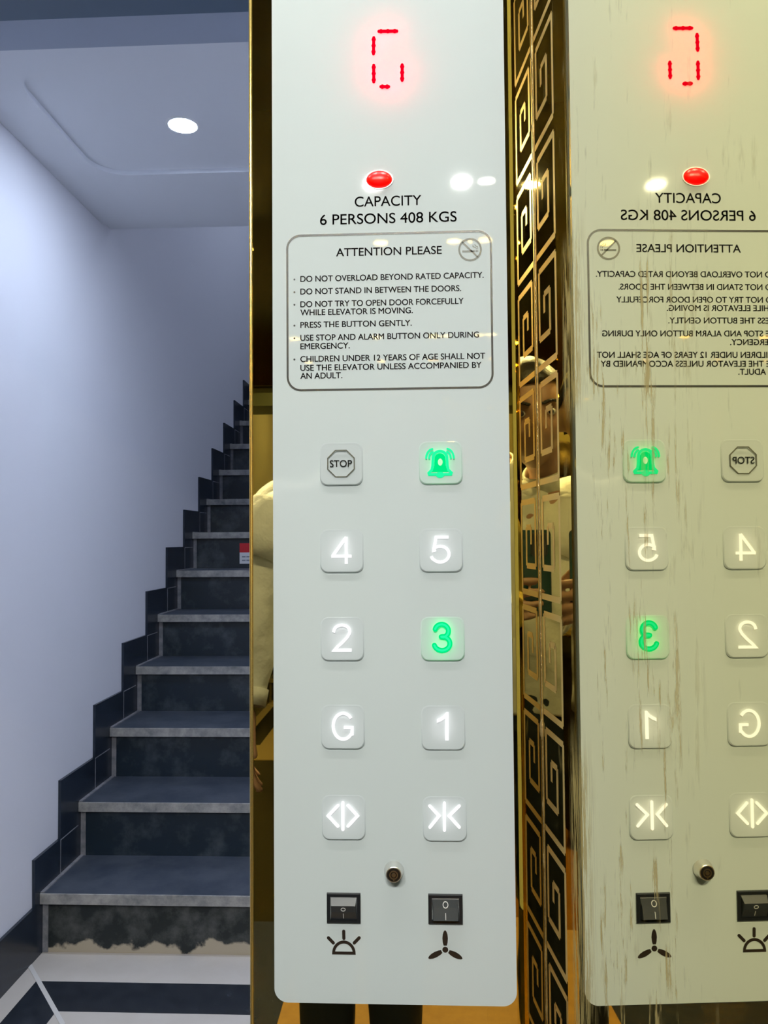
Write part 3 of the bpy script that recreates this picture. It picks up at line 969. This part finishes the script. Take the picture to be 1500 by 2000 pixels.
# icons under the switches
bm = bmesh.new()
k4 = 4.8387
def Q(x, y):
    return P(620 + x / k4, 1720 + y / k4)
stroke(bm, [Q(248, 478), Q(250, 545)], 0.0029, YI, 0.0)
stroke(bm, [Q(104, 540), Q(150, 588)], 0.0029, YI, 0.0)
stroke(bm, [Q(394, 540), Q(348, 588)], 0.0029, YI, 0.0)
cc = Q(250, 684)
arc = [(cc[0] + 0.0093 * math.cos(math.radians(t)), cc[1] + 0.0098 * math.sin(math.radians(t))) for t in range(0, 181, 9)]
stroke(bm, arc, 0.0026, YI, 0.0, True)
from_bm('lamp_icon', bm, M_brown, pan)
bm = bmesh.new()
cc = Q(1208, 652)
prism_y(bm, circle(cc[0], cc[1], 0.0026, n=24), YI, 0.0)
for ang in (90, 207, -27):
    ca, sa = math.cos(math.radians(ang)), math.sin(math.radians(ang))
    pts_ = []
    prof_ = [(0.0036, 0.0014), (0.006, 0.0021), (0.010, 0.0025), (0.0135, 0.0021), (0.0158, 0.0013), (0.0170, 0.0004)]
    for l_, h_ in prof_: pts_.append((l_, h_))
    for l_, h_ in prof_[::-1]: pts_.append((l_, -h_))
    prism_y(bm, [(cc[0] + l_ * ca - h_ * sa, cc[1] + l_ * sa + h_ * ca) for l_, h_ in pts_], YI, 0.0)
from_bm('fan_icon', bm, M_brown, pan)
# thin dark gasket behind the face, seen as a line round its edge
me = curve_mesh([rrect(PX0 - 0.0009, PX1 + 0.0009, PZ0 - 0.0011, PZ1, 0.0132, 10), rrect(PX0 + 0.002, PX1 - 0.002, PZ0 + 0.002, PZ1 - 0.002, 0.0112, 10)], 0.004, 0.0079, 'gasket')
link('gasket', me, simple('grey gasket', (0.10, 0.10, 0.08), 0.5), pan)
# ------------------------------------------------------------------ the person with the phone (seen in the mirrors)
M_skin = simple('skin', (0.50, 0.29, 0.19), 0.5, mottle=(60, (0.44, 0.24, 0.15)))
M_hair = simple('black hair', (0.012, 0.010, 0.009), 0.45, bump=(180, 0.6, 0.002))
M_shirt = simple('cream shirt cloth', (0.88, 0.87, 0.76), 0.85, bump=(14, 0.55, 0.02))
M_trouser = simple('dark trouser cloth', (0.012, 0.020, 0.026), 0.85, bump=(16, 0.4, 0.01))
M_shoe = simple('black leather', (0.015, 0.013, 0.012), 0.35)
M_eye = simple('eye white', (0.75, 0.73, 0.70), 0.2)
M_iris = simple('dark iris', (0.02, 0.012, 0.008), 0.15)
M_nail = simple('nail', (0.62, 0.38, 0.30), 0.3)

def skin_bm(chains, root=0, sub=2):
    """grow one surface over chains of (point, radius); chains given as lists, joined where points repeat"""
    verts, rad, edges, idx = [], [], [], {}
    for ch in chains:
        prev = None
        for p, r in ch:
            k = tuple(round(c, 5) for c in p)
            if k not in idx:
                idx[k] = len(verts); verts.append(p); rad.append(r)
            i = idx[k]
            if prev is not None and prev != i:
                edges.append((prev, i))
            prev = i
    me = bpy.data.meshes.new('skeleton')
    me.from_pydata(verts, edges, [])
    o = bpy.data.objects.new('skeleton', me)
    COL.objects.link(o)
    md = o.modifiers.new('skin', 'SKIN')
    md.use_smooth_shade = True
    if not me.skin_vertices:
        bpy.context.view_layer.objects.active = o
    sv = me.skin_vertices[0].data
    for i, r in enumerate(rad):
        sv[i].radius = r if isinstance(r, tuple) else (r, r)
    sv[root].use_root = True
    if sub:
        ss = o.modifiers.new('sub', 'SUBSURF'); ss.levels = sub; ss.render_levels = sub
    out = bpy.data.meshes.new_from_object(o.evaluated_get(bpy.context.evaluated_depsgraph_get()))
    bpy.data.objects.remove(o); bpy.data.meshes.remove(me)
    return out

def merge(meshes):
    b_ = bmesh.new()
    for m in meshes:
        b_.from_mesh(m)
    return b_

def remeshed(name, b_, voxel, mat, parent, smooth_it=6):
    me = bpy.data.meshes.new(name)
    b_.to_mesh(me); b_.free()
    o = bpy.data.objects.new(name, me)
    COL.objects.link(o)
    r = o.modifiers.new('remesh', 'REMESH'); r.mode = 'VOXEL'; r.voxel_size = voxel; r.use_smooth_shade = True
    s = o.modifiers.new('smooth', 'SMOOTH'); s.factor = 0.5; s.iterations = smooth_it
    out = bpy.data.meshes.new_from_object(o.evaluated_get(bpy.context.evaluated_depsgraph_get()))
    bpy.data.objects.remove(o); bpy.data.meshes.remove(me)
    out.materials.clear()
    for p in out.polygons:
        p.use_smooth = True
    return link(name, out, mat, parent)

def g(x, y, z, cx, cy, cz, s):
    return math.exp(-(((x - cx) ** 2 + (y - cy) ** 2 + (z - cz) ** 2) / (s * s)))

HC = Vector((-0.025, -0.965, 1.475))        # head centre, the face looks at the phone and the panel
HROT = Matrix.Rotation(math.radians(-10), 3, 'X') @ Matrix.Rotation(math.radians(4), 3, 'Y')
def head_mesh():
    b_ = bmesh.new()
    bmesh.ops.create_uvsphere(b_, u_segments=56, v_segments=44, radius=1.0)
    for v in b_.verts:
        x, y, z = v.co
        # y is the facing direction
        X = x * 0.074; Y = y * 0.096; Z = z * 0.116
        if z < 0:
            t = -z
            X *= 1 - 0.34 * t ** 1.6
            if y > 0: Y *= 1 - 0.10 * t ** 2
            else: Y *= 1 - 0.42 * t ** 1.3
            Y += 0.014 * t
        if y > 0:
            Y += 0.026 * g(x, 0, z, 0, 0, -0.20, 0.17) * (1 + 0.2 * x)          # nose tip
            Y += 0.014 * g(x, 0, z, 0, 0, 0.02, 0.16)                            # bridge
            Y -= 0.013 * (g(x, 0, z, 0.42, 0, 0.05, 0.20) + g(x, 0, z, -0.42, 0, 0.05, 0.20))   # eye sockets
            Y += 0.006 * (g(x, 0, z, 0.38, 0, 0.24, 0.20) + g(x, 0, z, -0.38, 0, 0.24, 0.20))   # brows
            Y += 0.009 * (g(x, 0, z, 0, 0, -0.47, 0.13) * (1 if abs(x) < 0.4 else 0.6))          # upper lip
            Y += 0.008 * g(x, 0, z, 0, 0, -0.60, 0.12)                           # lower lip
            Y -= 0.006 * g(x * 0.5, 0, z, 0, 0, -0.535, 0.05)                    # line of the mouth
            Y += 0.010 * g(x, 0, z, 0, 0, -0.88, 0.22)                           # chin
            Y += 0.004 * (g(x, 0, z, 0.6, 0, -0.2, 0.25) + g(x, 0, z, -0.6, 0, -0.2, 0.25))
        v.co = HC + HROT @ Vector((X, Y, Z))
    for sgn in (-1, 1):                       # ears
        geo = bmesh.ops.create_uvsphere(b_, u_segments=16, v_segments=12, radius=1.0)
        for v in geo['verts']:
            x, y, z = v.co
            q = Vector((sgn * (0.074 + 0.010 * x + 0.006 * (y < 0)), -0.006 + 0.019 * y - 0.004 * z, -0.006 + 0.032 * z))
            v.co = HC + HROT @ q
    me = bpy.data.meshes.new('head'); b_.to_mesh(me); b_.free()
    return me

person = empty('person', (-0.13, -1.05, 0))
tag(person, 'person in cream shirt and dark trousers holding up a phone', 'person')
pel = (-0.14, -1.05, 0.90)
neck0 = (-0.095, -1.045, 1.345)
ls, le_, lw = (-0.315, -1.03, 1.275), (-0.372, -1.00, 1.06), (-0.376, -0.965, 0.835)
rs_, re_, rw = (0.030, -1.03, 1.275), (0.085, -0.965, 1.04), (0.088, -0.775, 1.045)
torso = [(pel, (0.145, 0.10)), ((-0.14, -1.05, 1.05), (0.135, 0.10)), ((-0.14, -1.05, 1.22), (0.150, 0.105)), (neck0, (0.075, 0.065)), ((-0.065, -1.015, 1.39), 0.052), ((-0.035, -0.985, 1.43), 0.054)]
arms = [[((-0.14, -1.05, 1.22), (0.150, 0.105)), (ls, 0.050), ((-0.35, -1.015, 1.17), 0.044), (le_, 0.038), ((-0.378, -0.985, 0.95), 0.034), (lw, 0.024)],
        [((-0.14, -1.05, 1.22), (0.150, 0.105)), (rs_, 0.050), ((0.065, -1.00, 1.15), 0.044), (re_, 0.038), ((0.090, -0.87, 1.04), 0.034), (rw, 0.024)]]
legs = []
for hx, kx_, ax in ((-0.215, -0.215, -0.215), (-0.060, -0.060, -0.060)):
    legs.append([(pel, (0.145, 0.10)), ((hx, -1.05, 0.82), 0.085), ((hx, -1.045, 0.65), 0.072), ((kx_, -1.04, 0.47), 0.052), ((kx_, -1.055, 0.30), 0.050), ((ax, -1.06, 0.09), 0.034), ((ax, -0.99, 0.035), 0.034), ((ax, -0.93, 0.03), 0.028)])
body0 = skin_bm([torso] + arms + legs)

def hand(wrist, palm_c, palm_dir, across, normal, curls, spread=0.0, thumb_dir=None, length=1.0):
    """palm and five fingers: palm_dir runs wrist to knuckles, across runs little finger to index"""
    W, D, A, N = Vector(wrist), Vector(palm_dir).normalized(), Vector(across).normalized(), Vector(normal).normalized()
    pieces = []
    fl = [0.062, 0.074, 0.080, 0.074]
    fr = [0.0072, 0.0080, 0.0084, 0.0084]
    K = []
    for i in range(4):
        off = (-0.030 + 0.020 * i)
        k = Vector(palm_c) + D * (0.045 - 0.006 * (i == 0)) + A * off
        K.append(k)
        pieces.append(skin_bm([[(tuple(W), 0.022), (tuple(W.lerp(k, 0.55)), (0.015, 0.015)), (tuple(k), 0.0115)]], sub=1))
        ang = 0
        p = k.copy(); ch = [(tuple(p - D * 0.012), 0.0105), (tuple(p), fr[i] * 1.15)]
        for s, frac in enumerate((0.44, 0.31, 0.25)):
            ang += curls[i][s]
            dd = D * math.cos(ang) + N * math.sin(ang) + A * (spread * (i - 1.5))
            p = p + dd.normalized() * fl[i] * frac * length
            ch.append((tuple(p), fr[i] * (1.0, 0.92, 0.74)[s]))
        pieces.append(skin_bm([ch], sub=1))
    td = Vector(thumb_dir).normalized()
    t0 = W.lerp(Vector(palm_c), 0.35) + A * 0.020
    t1 = t0 + (A * 0.55 + td * 0.6).normalized() * 0.036
    t2 = t1 + td * 0.034
    t3 = t2 + (td + N * 0.25).normalized() * 0.026
    pieces.append(skin_bm([[(tuple(t0), 0.015), (tuple(t1), 0.0115), (tuple(t2), 0.0098), (tuple(t3), 0.0075)]], sub=1))
    return pieces

# left hand hangs, slightly curled; right hand wraps the phone from its right edge
lh = hand(lw, (-0.374, -0.955, 0.775), (0.03, 0.10, -1), (0.35, 1, 0.1), (1, -0.2, 0.05),
          [(0.25, 0.35, 0.25), (0.22, 0.30, 0.22), (0.18, 0.26, 0.20), (0.12, 0.22, 0.18)], 0.02, (0.15, 0.35, -1))
PH_L, PH_R, PH_B, PH_T = -0.022, 0.052, 1.058, 1.219
rh = hand((0.094, -0.760, 1.045), (0.074, -0.722, 1.080), (-0.30, 0.55, 0.62), (-0.05, -0.50, 0.85), (-1, -0.15, 0.0),
          [(0.9, 0.5, 0.25)] * 4, 0.05, (-0.35, -0.25, 0.9))
rh = []
# explicit right hand: palm behind the phone's right edge, four fingers bent across its back
RW = Vector((0.094, -0.775, 1.035))
kn = [(0.068, -0.703, 1.050), (0.069, -0.700, 1.072), (0.069, -0.700, 1.095), (0.068, -0.703, 1.118)]
tips = [(0.006, -0.6985, 1.062), (-0.008, -0.6985, 1.084), (-0.010, -0.6985, 1.106), (0.000, -0.6985, 1.126)]
for i in range(4):
    k = Vector(kn[i]); t = Vector(tips[i])
    base = RW.lerp(Vector((0.083, -0.735, kn[i][2])), 0.75)
    rh.append(skin_bm([[(tuple(RW), 0.023), (tuple(base), 0.0135), (tuple(k), 0.0105)]], sub=1))
    m1 = k.lerp(t, 0.36) + Vector((0, 0.0075, 0.002)); m2 = k.lerp(t, 0.72) + Vector((0, 0.0045, 0.001))
    rh.append(skin_bm([[(tuple(base), 0.0115), (tuple(k), 0.0098), (tuple(m1), 0.0088), (tuple(m2), 0.0080), (tuple(t), 0.0064)]], sub=1))
rh.append(skin_bm([[(tuple(RW), 0.020), ((0.088, -0.752, 1.085), 0.014), ((0.068, -0.738, 1.115), 0.0108), ((0.046, -0.729, 1.140), 0.0094), ((0.030, -0.727, 1.156), 0.0074)]], sub=1))
rh.append(skin_bm([[(rw, 0.024), (tuple(RW), 0.024), ((0.086, -0.742, 1.080), 0.020)]], sub=1))
remeshed('body', merge([body0, head_mesh()] + lh + rh), 0.0042, M_skin, person, 4)

# clothing
def loft(path, seg=28):
    """closed tube through [(centre, (half width, half depth))]"""
    b_ = bmesh.new(); rs2 = []
    for i, (c, r) in enumerate(path):
        c = Vector(c)
        r = r if isinstance(r, tuple) else (r, r)
        t = (Vector(path[min(i + 1, len(path) - 1)][0]) - Vector(path[max(i - 1, 0)][0])).normalized()
        ref = Vector((0, 1, 0)) if abs(t.y) < 0.8 else Vector((0, 0, 1))
        a_ = ref.cross(t).normalized(); q_ = t.cross(a_).normalized()
        rs2.append([b_.verts.new(c + a_ * (r[0] * math.cos(2 * math.pi * k / seg)) + q_ * (r[1] * math.sin(2 * math.pi * k / seg))) for k in range(seg)])
    for A, B in zip(rs2, rs2[1:]):
        for k in range(seg):
            b_.faces.new((A[k], A[(k + 1) % seg], B[(k + 1) % seg], B[k]))
    b_.faces.new(rs2[0][::-1]); b_.faces.new(rs2[-1])
    bmesh.ops.recalc_face_normals(b_, faces=b_.faces)
    me = bpy.data.meshes.new('loft'); b_.to_mesh(me); b_.free()
    return me
def ball(c, r):
    b_ = bmesh.new(); bmesh.ops.create_uvsphere(b_, u_segments=24, v_segments=16, radius=1.0)
    r = r if isinstance(r, tuple) else (r, r, r)
    for v in b_.verts: v.co = Vector((v.co.x * r[0], v.co.y * r[1], v.co.z * r[2])) + Vector(c)
    me = bpy.data.meshes.new('ball'); b_.to_mesh(me); b_.free()
    return me
sh = [loft([((-0.14, -1.05, 0.82), (0.180, 0.128)), ((-0.14, -1.05, 0.95), (0.172, 0.126)), ((-0.14, -1.05, 1.10), (0.168, 0.124)), ((-0.14, -1.05, 1.21), (0.182, 0.122)), ((-0.138, -1.05, 1.27), (0.172, 0.105)), ((-0.12, -1.05, 1.315), (0.115, 0.085)), ((-0.10, -1.045, 1.345), (0.078, 0.072))], 40),
      ball(ls, 0.066), ball(rs_, 0.066), ball(le_, 0.053), ball(re_, 0.053),
      loft([((-0.20, -1.045, 1.275), (0.055, 0.075)), (ls, 0.064)]), loft([((-0.08, -1.045, 1.275), (0.055, 0.075)), (rs_, 0.064)]),
      loft([(ls, 0.064), ((-0.35, -1.015, 1.17), 0.062), (le_, 0.055), ((-0.376, -0.99, 0.97), 0.053), ((-0.378, -0.982, 0.90), 0.048), ((-0.379, -0.968, 0.848), 0.040)]),
      loft([(rs_, 0.064), ((0.064, -1.0, 1.15), 0.060), (re_, 0.053)]), loft([((0.086, -0.985, 1.04), 0.050), ((0.090, -0.87, 1.042), 0.046), ((0.092, -0.80, 1.043), 0.038)])]
def crease(me, amp, fx, fz):
    for v in me.vertices:
        p = v.co
        q = noise.noise(Vector((p.x * fx, p.y * fx, p.z * fz))) + 0.5 * noise.noise(Vector((p.x * fx * 2, p.y * fx * 2, p.z * fz * 1.6 + 9)))
        v.co = p + v.normal * amp * q
    return me
shirt = remeshed('shirt', merge(sh), 0.006, M_shirt, person, 8)
crease(shirt.data, 0.008, 16, 9)
# short over-sleeve with a curved hem, collar and cuffs
def tube_mesh(path, seg=36, thick=0.004, hem=0.0):
    b_ = bmesh.new(); rr = []
    for sgn in (0, 1):
        rs2 = []
        for i, (c, r) in enumerate(path):
            c = Vector(c)
            a = Vector(path[max(i - 1, 0)][0]); d = Vector(path[min(i + 1, len(path) - 1)][0])
            t = (d - a).normalized()
            s = t.cross(Vector((0, 1, 0.13))).normalized(); q = s.cross(t).normalized()
            last = i == len(path) - 1
            rs2.append([b_.verts.new(c + (s * math.cos(k * 2 * math.pi / seg) + q * math.sin(k * 2 * math.pi / seg)) * (r - thick * sgn)
                                     + (t * hem * math.sin(k * 2 * math.pi / seg) if last else Vector((0, 0, 0)))) for k in range(seg)])
        for A, B in zip(rs2, rs2[1:]):
            for k in range(seg):
                b_.faces.new((A[k], A[(k + 1) % seg], B[(k + 1) % seg], B[k]))
        rr.append(rs2)
    for e in (0, -1):
        for k in range(seg):
            b_.faces.new((rr[0][e][k], rr[0][e][(k + 1) % seg], rr[1][e][(k + 1) % seg], rr[1][e][k]))
    return b_
from_bm('sleeve', tube_mesh([((-0.292, -1.035, 1.293), 0.058), ((-0.318, -1.03, 1.268), 0.070), ((-0.345, -1.018, 1.21), 0.071), ((-0.362, -1.008, 1.15), 0.069)], hem=-0.012), M_shirt, shirt, True)
from_bm('sleeve', tube_mesh([((0.010, -1.035, 1.293), 0.058), ((0.033, -1.03, 1.268), 0.070), ((0.056, -1.012, 1.20), 0.069), ((0.072, -0.992, 1.14), 0.066)], hem=-0.012), M_shirt, shirt, True)
from_bm('cuff', tube_mesh([((-0.376, -0.978, 0.875), 0.043), ((-0.379, -0.966, 0.840), 0.041)], 28), M_shirt, shirt, True)
from_bm('cuff', tube_mesh([((0.092, -0.825, 1.042), 0.041), ((0.092, -0.795, 1.043), 0.039)], 28), M_shirt, shirt, True)
from_bm('collar', tube_mesh([((-0.098, -1.045, 1.335), 0.082), ((-0.088, -1.035, 1.352), 0.076), ((-0.078, -1.026, 1.372), 0.068)], 36), M_shirt, shirt, True)
tr = [loft([((-0.14, -1.05, 0.95), (0.158, 0.115)), ((-0.14, -1.05, 0.86), (0.172, 0.122)), ((-0.138, -1.05, 0.78), (0.165, 0.115))], 36)]
for hx in (-0.215, -0.060):
    tr.append(loft([((hx, -1.05, 0.86), (0.085, 0.11)), ((hx, -1.05, 0.76), (0.088, 0.105)), ((hx, -1.045, 0.65), (0.080, 0.092)), ((hx, -1.04, 0.47), 0.070), ((hx, -1.055, 0.28), 0.066), ((hx, -1.06, 0.07), 0.062)]))
tro = remeshed('trousers', merge(tr), 0.008, M_trouser, person, 3)
crease(tro.data, 0.007, 14, 8)
for hx in (-0.215, -0.060):
    b_ = bmesh.new()
    bmesh.ops.create_uvsphere(b_, u_segments=28, v_segments=18, radius=1.0)
    for v in b_.verts:
        x, y, z = v.co
        zz = max(z, -0.55)
        v.co = (hx + x * 0.046 * (1 - 0.15 * abs(y)), -0.985 + y * 0.135, 0.0315 + zz * (0.055 if y < -0.1 else 0.055 - 0.022 * max(0, y)))
    for v in b_.verts:
        v.co.z = max(v.co.z, 0.0012)
    from_bm('shoe', b_, M_shoe, person, True)
# hair and eyes
b_ = bmesh.new()
bmesh.ops.create_uvsphere(b_, u_segments=48, v_segments=36, radius=1.0)
dele = []
for v in b_.verts:
    x, y, z = v.co
    line = 0.52 if y > 0.35 else (0.52 - (0.35 - y) * 1.25)
    line = max(line, -0.42)
    if z < line: dele.append(v)
bmesh.ops.delete(b_, geom=dele, context='VERTS')
for v in b_.verts:
    x, y, z = v.co
    q = 1 + 0.035 * noise.noise(Vector((x * 5, y * 5, z * 5)))
    X, Y, Z = x * 0.081 * q, y * 0.103 * q, z * 0.126 * q
    if z < 0 and y < 0: Y *= 1 - 0.30 * (-z)
    v.co = HC + HROT @ Vector((X, Y, Z))
me = bpy.data.meshes.new('hair'); b_.to_mesh(me); b_.free()
for p in me.polygons: p.use_smooth = True
hair = link('hair', me, M_hair, person)
so = hair.modifiers.new('thick', 'SOLIDIFY'); so.thickness = 0.010; so.offset = -0.6
for sgn in (-1, 1):
    c = HC + HROT @ Vector((sgn * 0.031, 0.0775, 0.006))
    b_ = bmesh.new(); bmesh.ops.create_uvsphere(b_, u_segments=20, v_segments=14, radius=0.0125)
    for v in b_.verts: v.co = Vector((v.co.x, v.co.y, v.co.z * 0.62)) + c
    ey = from_bm('eye', b_, M_eye, person, True)
    b_ = bmesh.new(); bmesh.ops.create_uvsphere(b_, u_segments=16, v_segments=10, radius=0.0056)
    for v in b_.verts: v.co = Vector((v.co.x, v.co.y * 0.4, v.co.z)) + c + Vector((0, 0.0112, -0.001))
    from_bm('iris', b_, M_iris, ey, True)
    b_ = bmesh.new()
    pts_ = [HC + HROT @ Vector((sgn * (0.014 + 0.034 * t), 0.094 - 0.016 * t * t, 0.024 + 0.006 * math.sin(t * 2.6))) for t in [i / 6 for i in range(7)]]
    for a_, c_ in zip(pts_, pts_[1:]):
        geo = bmesh.ops.create_uvsphere(b_, u_segments=8, v_segments=6, radius=0.0042)
        for v in geo['verts']: v.co = Vector((v.co.x * 1.6, v.co.y, v.co.z * 0.8)) + a_.lerp(c_, 0.5)
    from_bm('eyebrow', b_, M_hair, person, True)

# phone held at eye of the photograph
M_phone = simple('dark teal phone glass', (0.010, 0.055, 0.050), 0.12)
M_pframe = simple('dark phone frame', (0.05, 0.055, 0.06), 0.3, 0.8)
M_lens = simple('lens glass', (0.01, 0.01, 0.015), 0.05)
M_screen = simple('phone screen', (0.02, 0.02, 0.02), 0.1, emit=(0.75, 0.85, 0.8), es=0.5)
ph = empty('phone', ((PH_L + PH_R) / 2, -0.714, PH_B))
tag(ph, 'dark teal phone held up in one hand, reflected in the mirror corner', 'phone')
link('body', curve_mesh([rrect(PH_L, PH_R, PH_B, PH_T, 0.009, 8)], 0.0085, -0.7175, 'phone'), M_pframe, ph)
link('back_glass', curve_mesh([rrect(PH_L + 0.001, PH_R - 0.001, PH_B + 0.001, PH_T - 0.001, 0.008, 8)], 0.0006, -0.7093, 'glass'), M_phone, ph)
link('screen', curve_mesh([rrect(PH_L + 0.002, PH_R - 0.002, PH_B + 0.003, PH_T - 0.003, 0.007, 8)], 0.0006, -0.7180, 'screen'), M_screen, ph)
bump = link('camera_bump', curve_mesh([rrect(-0.016, 0.016, 1.170, 1.214, 0.007, 8)], 0.0016, -0.7088, 'bump'), M_pframe, ph)
for x_, z_ in ((0.0, 1.203), (0.0, 1.182)):
    b_ = bmesh.new(); lathe_y(b_, [(0.0068, -0.7074), (0.0068, -0.7066), (0.0058, -0.7064), (0.0050, -0.7068)], x_, z_, 24)
    from_bm('lens', b_, M_lens, bump, True)
